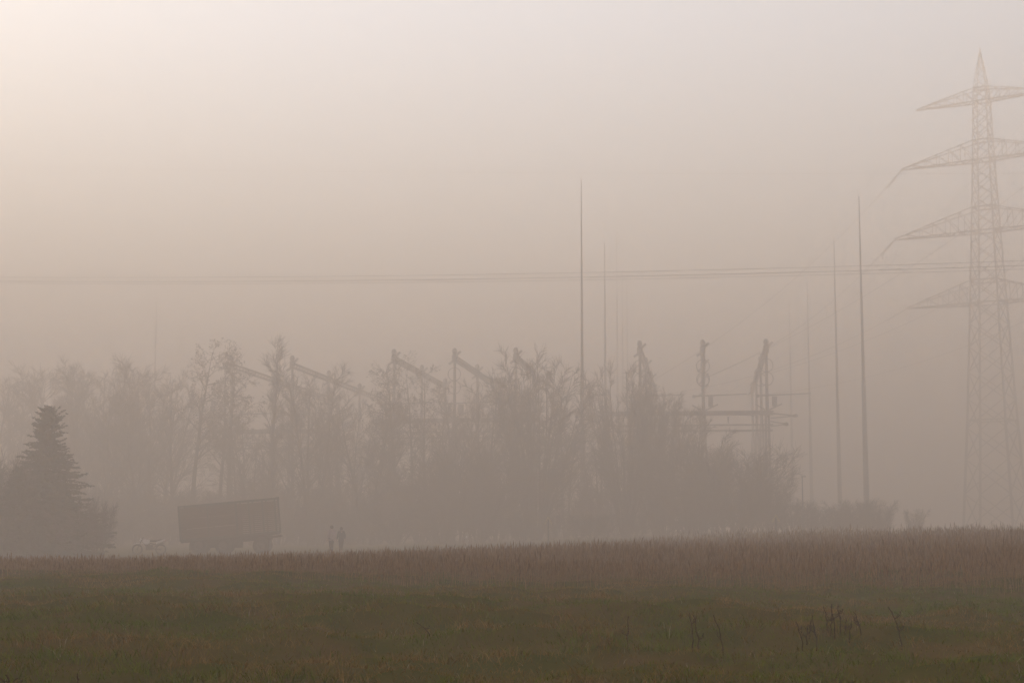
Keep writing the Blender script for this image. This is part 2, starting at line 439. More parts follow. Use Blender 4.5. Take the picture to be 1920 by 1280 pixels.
# ------------------------------------------------------------------ trees
def polyline(p, d, length, n, wob, up):
    pts = [p.copy()]; d = d.normalized(); st = length / n
    for k in range(n):
        d = (d + Vector((R(-wob, wob), R(-wob, wob), R(-wob, wob) + up))).normalized()
        p = p + d * st; pts.append(p.copy())
    return pts
def rnd_perp(d, ang, az=None):
    a = d.cross(Vector((0, 0, 1)) if abs(d.z) < .95 else Vector((1, 0, 0))).normalized(); b = d.cross(a)
    t = R(0, 6.283) if az is None else az
    return d * math.cos(ang) + (a * math.cos(t) + b * math.sin(t)) * math.sin(ang)
def grow_tree(seed, H=16., stems=1, spread=.12, fork=.25, nb=16, ang=.75, blen=.34, up=.06, twig_n=6, leaf=0., lean=0., start=.25, tw=.011, tr=.2):
    """a bare deciduous tree: returns (trunk mesh, crown mesh, leaf mesh or None)"""
    random.seed(seed)
    TB, CB, LB = MB(), MB(), MB()
    endsL = []
    for s in range(stems):
        az = 2 * math.pi * (s + R(-.3, .3)) / stems
        tilt = 0 if stems == 1 else (spread * math.sqrt((s * 5 % stems + R(.2, 1)) / stems) if stems > 8 else spread * R(.35, 1.0))
        if stems > 8: az = s * 2.4 + R(-.3, .3)
        d = Vector((math.sin(tilt) * math.cos(az) + lean, math.sin(tilt) * math.sin(az), math.cos(tilt)))
        hh = H * R(.86, 1.0) / max(.6, math.cos(tilt)) * (1 - .22 * (tilt / max(spread, .01)) ** 2 if stems > 8 and H > 8 else 1) if stems > 1 else H
        off = Vector((math.cos(az), math.sin(az), 0)) * (.28 if stems > 1 else 0)
        pts = polyline(off + Vector((0, 0, -.3)), d, hh, 12, .045, .015)
        r0 = tr / (stems ** .42)
        rad = [r0 * (1 - k / 12) ** .85 + .012 for k in range(13)]
        TB.tube(pts, rad, 7)
        for b_ in range(nb):
            f = start + (1 - start) * (b_ + R(0, 1)) / nb * .98
            k = min(int(f * 12), 11); p = pts[k].lerp(pts[k + 1], f * 12 - k)
            dd = (pts[k + 1] - pts[k]).normalized()
            bd = rnd_perp(dd, ang * R(.6, 1.2))
            if stems > 1:                                   # outer side carries most limbs
                o = Vector((math.cos(az), math.sin(az), 0)); bd = (bd + o * .28).normalized()
            bl = hh * blen * (1.12 - f * .78) * R(.65, 1.15)
            bp = polyline(p, bd, bl, 6, .10, up)
            br = max(.014, rad[k] * .5)
            (TB if bl > 2.2 else CB).tube(bp, [br * (1 - q / 6.6) + .006 for q in range(7)], 5 if bl > 2.2 else 4, cap=False)
            m = max(4, int(bl * 3.0))
            for t in range(m):
                g = .18 + .82 * (t + R(0, 1)) / m; kk = min(int(g * 6), 5); sp = bp[kk].lerp(bp[kk + 1], g * 6 - kk)
                sd2 = rnd_perp((bp[kk + 1] - bp[kk]).normalized(), R(.45, .95))
                sl = (.5 + bl * .30 * (1.1 - g * .7)) * R(.6, 1.2)
                tp = polyline(sp, sd2, sl, 3, .12, up * 1.2)
                CB.tube(tp, [tw * 1.5, tw * 1.2, tw, tw * .6], 3, cap=False)
                for u_ in range(twig_n):
                    h_ = .15 + .85 * R(0, 1); q = min(int(h_ * 3), 2); xp = tp[q].lerp(tp[q + 1], h_ * 3 - q)
                    xd = rnd_perp((tp[q + 1] - tp[q]).normalized(), R(.35, .8)) + Vector((0, 0, up * 2))
                    e = xp + xd.normalized() * R(.3, .85)
                    CB.tube([xp, e], [tw, tw * .55], 3, cap=False)
                    if leaf and R(0, 1) < leaf: endsL.append(e)
    for e in endsL:
        for _ in range(random.randint(3, 7)):
            c0 = e + Vector((R(-.16, .16), R(-.16, .16), R(-.2, .1))); n = Vector((R(-1, 1), R(-1, 1), R(-1, 1))).normalized()
            a_ = n.orthogonal().normalized() * R(.05, .10); b_ = n.cross(a_).normalized() * R(.03, .06)
            i = len(LB.v); LB.v += [c0 - a_, c0 + b_ + n * .012, c0 + a_, c0 - b_ + n * .012]; LB.f.append((i, i + 1, i + 2, i + 3))
    return TB.mesh('trunk', M['bark'], True), CB.mesh('crown', M['twig']), (LB.mesh('leaves', M['leaf']) if LB.v else None)

VAR = {
    'fan':   [grow_tree(21, stems=26, spread=.36, nb=13, ang=.34, blen=.17, up=.02, twig_n=7, tw=.015, start=.18, tr=.34),
              grow_tree(22, stems=22, spread=.40, nb=14, ang=.36, blen=.18, up=.02, twig_n=7, tw=.013, start=.22, tr=.32)],
    'wood':  [grow_tree(31, stems=1, nb=30, ang=.78, blen=.36, up=.05, twig_n=8, tw=.013, lean=.06, tr=.22),
              grow_tree(32, stems=2, spread=.14, nb=20, ang=.75, blen=.35, up=.05, twig_n=8, tw=.013, tr=.24),
              grow_tree(33, stems=3, spread=.22, nb=16, ang=.7, blen=.34, up=.05, twig_n=8, tw=.013, tr=.26)],
    'slim':  [grow_tree(41, stems=1, nb=34, ang=.38, blen=.17, up=.10, twig_n=9, tw=.013, start=.14, tr=.2)],
    'leafy': [grow_tree(51, stems=1, nb=24, ang=.95, blen=.30, up=.0, twig_n=5, leaf=.6, lean=.05, start=.42, tr=.24),
              grow_tree(52, stems=2, spread=.13, nb=16, ang=.95, blen=.28, up=.0, twig_n=5, leaf=.6, start=.42, tr=.26)],
    'shrub': [grow_tree(61, H=5., stems=14, spread=.58, nb=10, ang=.55, blen=.36, up=.04, twig_n=5, start=.08, tr=.12, tw=.010),
              grow_tree(62, H=5., stems=14, spread=.68, nb=10, ang=.6, blen=.38, up=.03, twig_n=5, start=.08, tr=.11, tw=.010)],
}
HREF = {'shrub': 4.9}
TOPS = {}
for kk, vv in VAR.items():
    for n_, t3 in enumerate(vv):
        zz = np.empty(len(t3[1].vertices) * 3, np.float32); t3[1].vertices.foreach_get('co', zz); TOPS[kk, n_] = float(zz[2::3].max())
random.seed(99)
CNT = [0]
def tree(kind, px, top, Y, label, group=None, wide=1., var=None, rz=None):
    CNT[0] += 1
    v = (CNT[0] if var is None else var) % len(VAR[kind]); t3 = VAR[kind][v]
    if Y > 101: Y *= K
    p = base(px, Y); Hh = at(px, top, Y).z - p.z
    s = Hh / TOPS[kind, v]
    o = thing({'shrub': 'bare_shrub'}.get(kind, 'bare_tree'), label, 'shrub' if kind == 'shrub' else 'tree', p, R(0, 6.28) if rz is None else rz, group, (s * wide, s * wide, s))
    link('trunk' if kind != 'shrub' else 'stems', t3[0], o); link('crown' if kind != 'shrub' else 'twigs', t3[1], o)
    if t3[2]: link('leaves', t3[2], o)
    return o
tree('fan', 1005, 645, 114, 'broad fan shaped bare tree with many stems, left of the middle mast', var=0)
tree('fan', 1172, 668, 116, 'bare many stemmed tree right beside the mast that rises between two trees', var=1, wide=.85)
tree('fan', 1232, 705, 118, 'bare tree growing right before the gantry\'s bushy column pair', var=0, wide=.85)
tree('wood', 1290, 745, 116, 'small bare tree under the gantry cross beam', var=2)
tree('leafy', 362, 630, 122, 'tall tree with a ragged crown of dead leaf clumps behind the trailer', var=0, wide=.95)
tree('leafy', 418, 636, 125, 'twin stemmed tree with dead leaf clumps beside its ragged crowned neighbour', var=1, wide=.95)
tree('slim', 505, 622, 120, 'slim tall bare tree standing behind the trailer\'s slatted end', wide=1.15)
tree('wood', 582, 668, 117, 'bare tree with upswept branches just right of the slim tall tree', var=2)
tree('wood', 690, 728, 114, 'lower bare tree in front of the leaf clumped tree by the two walkers', var=2, wide=1.1)
tree('leafy', 742, 668, 118, 'leaning tree with sparse dead leaf clumps in front of the gantry', var=0, wide=.85, rz=2.6)
tree('leafy', 785, 655, 120, 'tree with dense clumps of dead leaves against the gantry column', var=1, wide=.8)
tree('wood', 905, 690, 121, 'bare tree filling the gap beside the broad fan shaped tree', var=1)
gl = 'bare trees of the wood behind the fir'
lt = 'thin bare tree in the misty wood behind the dark fir'
for i, (px, top, Y) in enumerate([(-30, 690, 140), (12, 694, 146), (48, 684, 138), (84, 672, 150), (118, 666, 142), (152, 682, 136), (186, 690, 148), (216, 676, 134), (244, 664, 140), (272, 672, 132), (300, 690, 138), (326, 700, 130), (200, 720, 124), (140, 740, 128), (255, 730, 122)]):
    tree('wood', px, top, Y, lt, gl, wide=R(.95, 1.2))
gl2 = 'bare trees of the wood behind the trailer and walkers'
lt2 = 'thin bare tree crowded into the middle of the misty wood'
for px, top, Y in [(450, 760, 128), (475, 790, 122), (545, 700, 128), (625, 706, 130), (655, 745, 124), (715, 760, 122), (830, 745, 125), (870, 715, 128), (950, 735, 126), (1062, 755, 124), (1118, 800, 122), (1262, 775, 122), (1330, 790, 121)]:
    tree('wood', px, top, Y, lt2, gl2, wide=R(1.0, 1.25))
gs = 'bare shrubs along the foot of the wood'
ls = 'tangled bare shrub at the foot of the wood'
for px, top, Y in [(-10, 900, 104), (40, 890, 108), (110, 905, 112), (225, 965, 110), (300, 970, 114), (375, 972, 118), (560, 962, 114), (600, 955, 114), (660, 945, 113), (705, 925, 112), (745, 895, 112), (790, 870, 112),
                   (825, 840, 112), (860, 812, 110), (892, 830, 112), (930, 880, 110), (975, 945, 109), (1035, 955, 110), (1085, 960, 108), (1135, 955, 110), (1200, 950, 111), (1250, 900, 109), (1290, 860, 110), (1325, 815, 112), (1362, 812, 110), (1400, 835, 111), (1432, 865, 112), (1450, 900, 110), (1385, 890, 106), (1310, 910, 106), (900, 920, 105), (830, 920, 106), (1110, 955, 104), (980, 955, 104), (740, 945, 105)]:
    ls, gs = next((l, 'bare shrubs ' + g) for lim, l, g in (
        (150, 'tangled bare shrub behind the skirts of the fir', 'behind the fir'), (400, 'low bare shrub in the gap between fir and trailer', 'by the trailer'),
        (720, 'low bare shrub behind the two walking people', 'behind the walkers'), (810, 'bare shrub below the leaf clumped tree', 'below the leafy tree'),
        (940, 'dense tall bare shrub in the dark thicket beside the broad fan shaped tree', 'in the thicket'), (1260, 'low bare shrub at the foot of the fan shaped trees', 'under the fan trees'),
        (9999, 'dense bare shrub in the thicket under the gantry cross beam', 'under the cross beam')) if px < lim)
    tree('shrub', px, top, Y, ls, gs, wide=R(.85, 1.15) if px < 1380 else .7)
for i, px in enumerate(range(120, 720, 34)):
    tree('shrub', px + R(-8, 8), 900 + R(-22, 22), 118 + 6 * (i % 3), 'pale tangled shrub deep in the wood among the thin trunks', 'undergrowth deep in the wood', wide=1.3)
for px, top in ((955, 880), (1050, 905), (1100, 915), (1150, 890), (1185, 900)):
    tree('shrub', px, top, 124, 'shrub behind the stems of the fan shaped trees', 'shrubs behind the fan trees', wide=1.2)
gh = 'low hedge shrubs by the mast'
for px, top, Y in [(1482, 925, 112), (1515, 936, 114), (1548, 942, 114), (1575, 944, 116)]:
    tree('shrub', px, top, Y, 'low hedge shrub between the gantry column and the masts', gh, wide=1.25)
for px, top, Y in [(1597, 930, 116), (1618, 926, 117), (1640, 930, 116), (1656, 948, 115)]:
    tree('shrub', px, top, Y, 'dense dark hedge shrub round the foot of the mast', 'hedge shrubs at the mast foot', wide=.95)
tree('shrub', 1715, 948, 112, 'small lone rounded shrub out past the masts', None, .7)
tree('shrub', 186, 918, 99, 'spiky bare shrub leaning out at the fir\'s skirt', None, .55)
tree('shrub', 150, 940, 99, 'lower bare shrub tucked under the fir\'s hanging boughs', None, 1.1)

# fir trees
def fir(seed, Hh, wmax, bulge):
    random.seed(seed)
    tr, cr = MB(), MB()
    tr.tube([(0, 0, -.3), (.03, 0, Hh * .5), (0, .03, Hh)], [.17, .1, .02], 9)
    def prof_r(dz):                                   # dz metres below the tip
        r = .12 + .53 * dz
        if bulge: r += .42 * math.exp(-((dz - .85) / .5) ** 2) - .12 * math.exp(-((dz - 2.0) / .4) ** 2)
        return min(r, wmax)
    z = Hh - .05; a0 = 0
    while z > .25:
        dz = Hh - z; rad = prof_r(dz); nbr = 6 + int(min(dz, 4) * 1.2)
        for k in range(nbr):
            a0 += 2.4 + R(-.4, .4); ln = rad * R(.6, 1.14)
            out = Vector((math.cos(a0), math.sin(a0), 0)); side = Vector((-out.y, out.x, 0))
            rise = .85 - min(dz, 3.0) * .28 + R(-.35, .35); zj = z + R(-.2, .2)
            pts = []
            for q in range(7):
                f = q / 6
                pts.append(Vector((0, 0, zj + R(-.05, .05) * f)) + out * (ln * f) + Vector((0, 0, ln * (rise * f * .55 - .30 * f * f * min(1, dz / 2) + .22 * f ** 3))) + side * R(-.04, .04))
            cr.tube(pts, [.025 * (1 - q / 6) + .006 for q in range(7)], 3, cap=False)
            m = max(5, int(ln * 10))
            for t in range(m):
                f = .12 + .88 * (t + R(0, 1)) / m; q = min(int(f * 6), 5); p = pts[q].lerp(pts[q + 1], f * 6 - q)
                tl = (.16 + .30 * ln * .35 * (1.1 - f)) * R(.7, 1.25)
                dm = (pts[q + 1] - pts[q]).normalized()
                for s in (-1, 1):
                    td = (dm * R(.5, 1.0) + side * s * R(.5, 1.0) + Vector((0, 0, R(-.45, .2)))).normalized()
                    e = p + td * tl; nrm = td.cross(Vector((0, 0, 1))).normalized()
                    for h_ in (0, .33, .66):               # needle brushes as small blades round the twig
                        c0 = p.lerp(e, h_); c1 = p.lerp(e, h_ + .42)
                        wv = (nrm * R(.5, 1) + Vector((0, 0, R(-.9, .9)))).normalized() * .085
                        i = len(cr.v); cr.v += [c0, c1 + wv, e.lerp(c1, .4), c1 - wv]; cr.f.append((i, i + 1, i + 2, i + 3))
        z -= .10 + .02 * min(dz, 2)
    return tr, cr
p = base(84, 100); Hh = at(84, 768, 100).z - p.z
t_, c_ = fir(5, Hh, 5.0, True)
o = thing('fir_tree', 'dark conical fir with a bushy top at the edge of the wood', 'tree', p, .5)
t_.build('trunk', M['bark'], o, True); c_.build('crown', M['needle'], o)
tree('shrub', -22, 826, 99, 'tall bare shrub on the far side of the bushy topped fir', None, .8)
tree('shrub', 34, 850, 100.8, 'ragged bare shrub standing between fir and tall shrub', None, .7)
tree('shrub', 2, 832, 100.5, 'tall dense bare shrub pressed against the bushy topped fir', None, .75)
p = base(30, 98); Hh = at(30, 880, 98).z - p.z
t_, c_ = fir(8, Hh, 2.8, False)
o = thing('fir_tree', 'short young fir in front of the bushy topped one', 'tree', p, 2.5)
t_.build('trunk', M['bark'], o, True); c_.build('crown', M['needle'], o)

# ------------------------------------------------------------------ forage trailer
random.seed(3)
TYd = 112.0
tp = base(434, TYd)
trailer = thing('farm_trailer', 'high sided farm trailer with a slatted end, parked by the wood', 'trailer', tp, math.radians(3), None, (1.12,) * 3)
tilt = math.radians(-5.2)
RX = Matrix.Rotation(tilt, 3, 'Y')
zc = .98                                        # floor height at the middle, above the ground it stands on
def tl(x, y, z): return RX @ Vector((x, y, z)) + Vector((0, 0, zc))
LX, WY, HZ = 5.85, 2.3, 2.08
xs, xe = -LX / 2, LX / 2; xm = .55
def tbox(name, c, size, m, parent=trailer): return MB().box(tl(*c), size, RX).build(name, m, parent)
tbox('floor', (0, 0, 0), (LX, WY, .14), M['dark'])
for sy in (-1, 1):
    y = sy * WY / 2
    hs = [.10, .74, 1.38, HZ - .02]
    for k in range(3):                                 # broad boards of the closed part
        tbox('side_board', ((xs + xm) / 2, y, (hs[k] + hs[k + 1]) / 2 + .02), (xm - xs - .08, .045, hs[k + 1] - hs[k] - .05), M['board'])
    for k in range(15):                                # narrow slats of the open part
        z = .24 + k * (HZ - .32) / 14.4
        tbox('slat', ((xm + xe) / 2, y, z), (xe - xm - .06, .03, .072), M['board'])
    for x, t in ((xs, .11), (-1.2, .06), (xm, .13), (xm + .78, .09), (xm + 1.62, .10), (xe, .12)):
        tbox('post', (x, y + sy * .045, HZ / 2 + .04), (t, .07, HZ + .06), M['green'])
    tbox('top_rail', (0, y, HZ + .06), (LX + .1, .09, .09), M['green'])
    tbox('bottom_rail', (0, y + sy * .01, .08), (LX + .08, .1, .16), M['green'])
for k in range(4):
    tbox('end_board', (xs, 0, .34 + k * .5), (.045, WY - .1, .46), M['board'])
for k in range(14):
    tbox('front_slat', (xe, 0, .24 + k * .133), (.03, WY - .1, .06), M['board'])
hook = MB(); hook.bar(tl(xe, -WY / 2, HZ + .06), tl(xe + .28, -WY / 2, HZ + .10), .09); hook.bar(tl(xe + .28, -WY / 2, HZ + .13), tl(xe + .20, -WY / 2, HZ - .28), .06); hook.build('tarp_hook', M['green'], trailer)
ch = MB()
for sy in (-1, 1): ch.bar((-2.45, sy * .5, zc - .42), (2.5, sy * .5, zc + .02), .16, .26)
for x in (-2.4, -1.0, .4, 1.9): ch.box((x, 0, zc - .30 + x * .085), (.14, 1.3, .2))
ch.build('chassis', M['dark'], trailer)
sk = MB(); sk.box((-.2, -.75, zc - .42), (2.0, .5, .42)); sk.box((-2.2, 0, zc - .60), (.5, 1.6, .35)); sk.box((2.05, 0, zc - .42), (.75, 1.6, .6)); sk.build('underbody', M['dark'], trailer)
db = MB(); db.bar((2.3, -.25, zc + .02), (3.05, -.1, zc + .10), .14); db.bar((2.3, .25, zc + .02), (3.05, .1, zc + .10), .14); db.box((3.0, 0, zc + .10), (.3, .25, .08)); db.build('drawbar', M['dark'], trailer)
for x in (-1.85, -.35, 1.95):
    ax = MB(); ax.tube([(x, -1.0, .48), (x, 1.0, .48)], .07, 8); ax.bar((x, 0, .48), (x, 0, zc - .3), .2, .9); ax.build('axle', M['dark'], trailer)
    for sy in (-1, 1):
        y0 = sy * .98
        ty = MB().lathe([(.27, -.17), (.44, -.17), (.5, -.1), (.52, 0), (.5, .1), (.44, .17), (.27, .17)], 20, (x, y0, .50), 'Y')
        wheel = ty.build('wheel', M['rubber'], trailer, True)
        rm = MB().lathe([(0, -.06), (.1, -.09), (.12, -.05), (.26, -.04), (.285, -.16), (.285, .16), (.26, .04), (0, .06)], 16, (x, y0, .50), 'Y')
        rm.build('rim', M['rim'], wheel, True)

# ------------------------------------------------------------------ motorbike beside the fir
bp = base(281, 108)
bike = thing('motorbike', 'white and dark motorbike parked on the grass beside the trailer', 'motorbike', bp, math.radians(-168), None, (1.08,) * 3)
for x in (-.70, .72):
    wy = MB(); n = 24
    wy.tube([(x + .29 * math.cos(t), 0, .33 + .29 * math.sin(t)) for t in np.linspace(0, 2 * math.pi, n)], .045, 8, cap=False)
    wo = wy.build('wheel', M['rubber'], bike, True)
    sp = MB(); sp.tube([(x, -.09, .33), (x, .09, .33)], .05, 8)
    for t in np.linspace(0, 2 * math.pi, 13)[:-1]: sp.bar((x, 0, .33), (x + .27 * math.cos(t), 0, .33 + .27 * math.sin(t)), .012)
    sp.build('spokes', M['galv'], wo)
MB().tube([(.72, .1, .33), (.48, .1, .92)], .03, 6).tube([(.72, -.1, .33), (.48, -.1, .92)], .03, 6).build('fork', M['galv'], bike)
MB().tube([(.45, 0, .9), (.1, 0, .42), (-.2, 0, .35), (-.4, 0, .62), (.45, 0, .85)], .035, 6).tube([(-.7, .08, .33), (-.2, .08, .38)], .03, 6).tube([(-.7, -.08, .33), (-.2, -.08, .38)], .03, 6).build('frame', M['dark'], bike)
MB().box((0, 0, .45), (.42, .26, .32)).lathe([(.12, .42), (.14, .5), (.13, .62), (.09, .7)], 10, (.08, 0, .0)).build('engine', M['dark'], bike)
MB().prism([(.44, .86), (.30, .98), (-.02, .90), (-.02, .72), (.18, .62), (.36, .70)], -.14, .14).build('tank', M['white'], bike)
MB().prism([(.02, .90), (-.45, .90), (-.72, .98), (-.74, .92), (-.40, .80), (.0, .80)], -.12, .12).build('seat', M['dark'], bike)
MB().prism([(-.40, .80), (-.74, .91), (-.98, .96), (-.96, .92), (-.70, .80), (-.40, .68)], -.09, .09).build('rear_fender', M['white'], bike)
MB().prism([(.36, .72), (.68, .76), (1.04, .66), (1.06, .62), (.68, .69), (.44, .66)], -.08, .08).build('front_fender', M['white'], bike)
MB().prism([(.50, .78), (.62, .80), (.56, 1.02), (.46, 1.0)], -.11, .11).build('headlamp_shield', M['white'], bike)
MB().tube([(.36, -.4, 1.08), (.42, -.16, 1.02), (.46, 0, .96), (.42, .16, 1.02), (.36, .4, 1.08)], .018, 6).build('handlebar', M['dark'], bike)
MB().tube([(.2, -.16, .4), (-.2, -.18, .38), (-.5, -.18, .62), (-.85, -.18, .74)], [.03, .03, .055, .055], 8).build('exhaust', M['galv'], bike)
MB().box((-.95, 0, .88), (.05, .14, .08)).build('tail_light', M['red'], bike)
MB().tube([(0, .14, .3), (-.1, .36, -.02)], .016, 6).build('side_stand', M['dark'], bike)

# ------------------------------------------------------------------ people
def skinned(name, pts, edges, m, parent, root=0, sub=2):
    me = bpy.data.meshes.new(name); me.from_pydata([p[0] for p in pts], edges, [])
    o = bpy.data.objects.new(name, me); COL.objects.link(o)
    o.modifiers.new('skin', 'SKIN'); s = o.modifiers.new('sub', 'SUBSURF'); s.levels = s.render_levels = sub
    sv = me.skin_vertices[0].data
    for k, p in enumerate(pts):
        r = p[1]; sv[k].radius = r if isinstance(r, tuple) else (r, r)
        sv[k].use_root = (k == root)
    dg = bpy.context.evaluated_depsgraph_get(); dg.update()
    nm = bpy.data.meshes.new_from_object(o.evaluated_get(dg)); nm.name = name
    nm.materials.clear(); nm.materials.append(m)
    nm.polygons.foreach_set('use_smooth', [True] * len(nm.polygons))
    bpy.data.objects.remove(o); bpy.data.meshes.remove(me)
    return link(name, nm, parent)
def person(px, Y, rz, Ht, label, top, bottom, stride, longcoat):
    p = base(px, Y); k = Ht / 1.75
    root = thing('person', label, 'person', p, rz, None, (k, k, k))
    st = stride
    J = dict(pel=(0, 0, .95), wai=(0, 0, 1.08), che=(0, .01, 1.32), nek=(0, .02, 1.47), hd0=(0, .03, 1.54), hd1=(0, .045, 1.63), hd2=(0, .03, 1.71))
    pts = [(J['pel'], (.15, .10)), (J['wai'], (.13, .095)), (J['che'], (.16, .105)), (J['nek'], .055), (J['hd0'], (.062, .075)), (J['hd1'], (.078, .095)), (J['hd2'], (.06, .07)), ((0, .155, 1.615), .014)]
    ed = [(0, 1), (1, 2), (2, 3), (3, 4), (4, 5), (5, 6), (5, 7)]
    coat = [(J['pel'], (.19, .14)), (J['wai'], (.165, .125)), (J['che'], (.19, .135)), ((0, .015, 1.44), (.10, .085)), ((0, 0, .80 if longcoat else .90), (.20, .15))]
    ce = [(0, 1), (1, 2), (2, 3), (0, 4)]
    trs = [((0, 0, .97), (.165, .115))]; te = []
    for s in (-1, 1):
        kn, an = (s * .10, s * st * .42 + .03, .50), (s * .10, s * st * .85 - .02, .09)
        i = len(pts)
        pts += [((s * .095, 0, .88), .09), (kn, .06), (an, .042), ((s * .105, s * st * .85 + .15, .035), (.042, .03))]
        ed += [(0, i), (i, i + 1), (i + 1, i + 2), (i + 2, i + 3)]
        j = len(trs); trs += [((s * .10, 0, .86), .105), (kn, .078), ((an[0], an[1], .12), .062)]; te += [(0, j), (j, j + 1), (j + 1, j + 2)]
        sh, el, wr = (s * .19, 0, 1.41), (s * .25, -.04 - s * st * .2, 1.13), (s * .25, .08 - s * st * .45, .90)
        i = len(pts)
        pts += [(sh, .058), (el, .042), (wr, .028), ((s * .25, wr[1] + .03, .83), (.022, .042))]
        ed += [(2, i), (i, i + 1), (i + 1, i + 2), (i + 2, i + 3)]
        pm = i + 3
        for f in range(4):
            i = len(pts); yy = wr[1] - .005 + f * .024; ll = (.055, .065, .07, .06)[f]
            pts += [((s * .25, yy, .79), .0095), ((s * .242, yy + .004, .79 - ll), .0085)]; ed += [(pm, i), (i, i + 1)]
        i = len(pts); pts += [((s * .235, wr[1] + .085, .825), .011), ((s * .228, wr[1] + .105, .79), .009)]; ed += [(pm, i), (i, i + 1)]
        j = len(coat); coat += [((sh[0], sh[1], sh[2] + .005), .082), (el, .064), ((wr[0], wr[1], wr[2] + .03), .05)]; ce += [(2, j), (j, j + 1), (j + 1, j + 2)]
    skinned('body', pts, ed, M['skin'], root)
    skinned('jacket', coat, ce, top, root)
    skinned('trousers', trs, te, bottom, root)
    h = MB().lathe([(.0, 1.765), (.05, 1.755), (.09, 1.715), (.106, 1.66), (.10, 1.60), (.085, 1.55), (.07, 1.53)], 14, (0, 0, 0))
    h.v = [Vector((v.x, v.y * 1.1 - .012 - (.02 if v.z < 1.64 else 0), v.z)) for v in h.v]
    h.f = [f for f in h.f if not (sum(h.v[q].y for q in f) / len(f) > .035 and sum(h.v[q].z for q in f) / len(f) < 1.68)]
    h.build('hair', M['hair'], root, True)
    for s in (-1, 1):
        MB().box((s * .105, s * st * .85 + .06, .045), (.095, .27, .09)).build('shoe', M['dark'], root)
    return root
person(622, 105, math.radians(35), 1.80, 'person in a pale pink jacket and dark trousers walking through the field', M['pink'], M['jeans'], .12, False)
person(640, 107, math.radians(20), 1.68, 'person in a long dark coat walking beside a pale pink jacket', M['darkcloth'], M['darkcloth'], .2, True)

# ------------------------------------------------------------------ marker posts at the wood's edge
def marker(px, pyc, Y, label, kind):
    p = base(px, Y); zt = at(px, pyc, Y).z - p.z
    o = thing({'roof': 'marker_post', 'stone': 'marker_stone'}[kind], label, 'marker', p, R(-.2, .2))
    if kind == 'roof':
        MB().tube([(0, 0, -.3), (0, 0, zt + .1)], .04, 8).build('post', M['galv'], o)
        MB().prism([(-.28, zt - .22), (-.22, zt - .26), (.0, zt + .20), (.22, zt - .26), (.28, zt - .22), (.03, zt + .3), (-.03, zt + .3)], -.2, .2).build('roof_plate', M['yellow'], o)
    else:
        MB().prism([(-.13, -.3), (.13, -.3), (.12, zt), (.06, zt + .09), (-.06, zt + .09), (-.12, zt)], -.1, .1).build('stone', M['concrete'], o)
        MB().box((0, -.102, zt - .2), (.12, .006, .16)).build('plate', M['white'], o)
    return o
marker(1455, 972, 112, 'yellow roof shaped marker on a post below the end gantry column', 'roof')
marker(1028, 976, 112, 'small yellow roof shaped marker on a post under the broad fan shaped tree', 'roof')
marker(875, 1000, 106, 'pale concrete marker stone standing in the dry tall grass', 'stone')
p = base(1506, 140)
o = thing('lamp_post', 'thin grey lamp post rising from the low hedge next to the gantry', 'lamp post', p)
zt = at(1506, 893, 140).z - p.z
MB().tube([(0, 0, -.3), (0, 0, zt)], [.07, .045], 8).build('pole', M['mast'], o); MB().box((.12, 0, zt), (.4, .16, .08)).build('lamp_head', M['mast'], o)

# ------------------------------------------------------------------ dry weed stalks in the meadow
def weed(px, py, top, lean, label, group=None, nbr=1):
    Y = CAM_Z * FPX / (py - 987); q = at(px, 987, Y)
    Y2 = Y; z = gz(q.x, Y); Hh = at(px, top, Y).z - z
    o = thing('dock_stalk', label, 'weed', (q.x, Y, z), 0, group)
    st = [Vector((0, 0, -.04))]; n = 7
    for k in range(1, n + 1):
        f = k / n; st.append(Vector((lean * f * f * Hh + R(-.008, .008), R(-.01, .01), Hh * f)))
    MB().tube(st, [.0065 * (1 - .6 * k / n) for k in range(n + 1)], 5).build('stem', M['weed'], o)
    sd_ = MB()
    tracks = [(st, .45)]
    for b_ in range(nbr):
        f = R(.45, .8); k = int(f * n); a = st[k]; s = random.choice((-1, 1))
        e = a + Vector((s * R(.03, .07), R(-.03, .03), Hh * R(.14, .26)))
        MB().tube([a, a.lerp(e, .5) + Vector((s * .012, 0, -.01)), e], [.004, .003, .002], 4).build('side_stem', M['weed'], o)
        tracks.append(([a, a.lerp(e, .5), e], .25))
    for tr_, f0 in tracks:
        m = len(tr_) - 1
        for c_ in range(int(34 * Hh * (2 if tr_ is st else .8))):
            f = R(f0, 1); k = min(int(f * m), m - 1); c0 = tr_[k].lerp(tr_[k + 1], f * m - k) + Vector((R(-.008, .008), R(-.008, .008), 0)) * (1.3 - f * .8)
            r = R(.003, .006)
            i = len(sd_.v); sd_.v += [c0 + Vector((r, 0, 0)), c0 + Vector((-r * .5, r * .87, 0)), c0 + Vector((-r * .5, -r * .87, 0)), c0 + Vector((0, 0, r * 1.6)), c0 - Vector((0, 0, r * 1.6))]
            sd_.f += [(i, i + 1, i + 3), (i + 1, i + 2, i + 3), (i + 2, i, i + 3), (i + 1, i, i + 4), (i + 2, i + 1, i + 4), (i, i + 2, i + 4)]
    sd_.build('seed_head', M['weed'], o)
    return o
random.seed(17)
gw = 'dry dock stalks in the clump'
lw = 'dry brown dock stalk in the clump standing in the meadow'
for px, py, top, ln in [(1500, 1192, 1165, -.2), (1508, 1190, 1170, .05), (1527, 1195, 1152, -.12), (1513, 1188, 1160, .1), (1548, 1186, 1137, -.15), (1560, 1190, 1131, -.08), (1553, 1188, 1150, .1), (1573, 1188, 1134, -.10), (1588, 1190, 1162, .15), (1580, 1186, 1158, .12)]:
    weed(px, py, top, ln, lw, gw)
weed(1609, 1184, 1146, -.25, 'short forked dry stalk just outside the big dock clump', nbr=2)
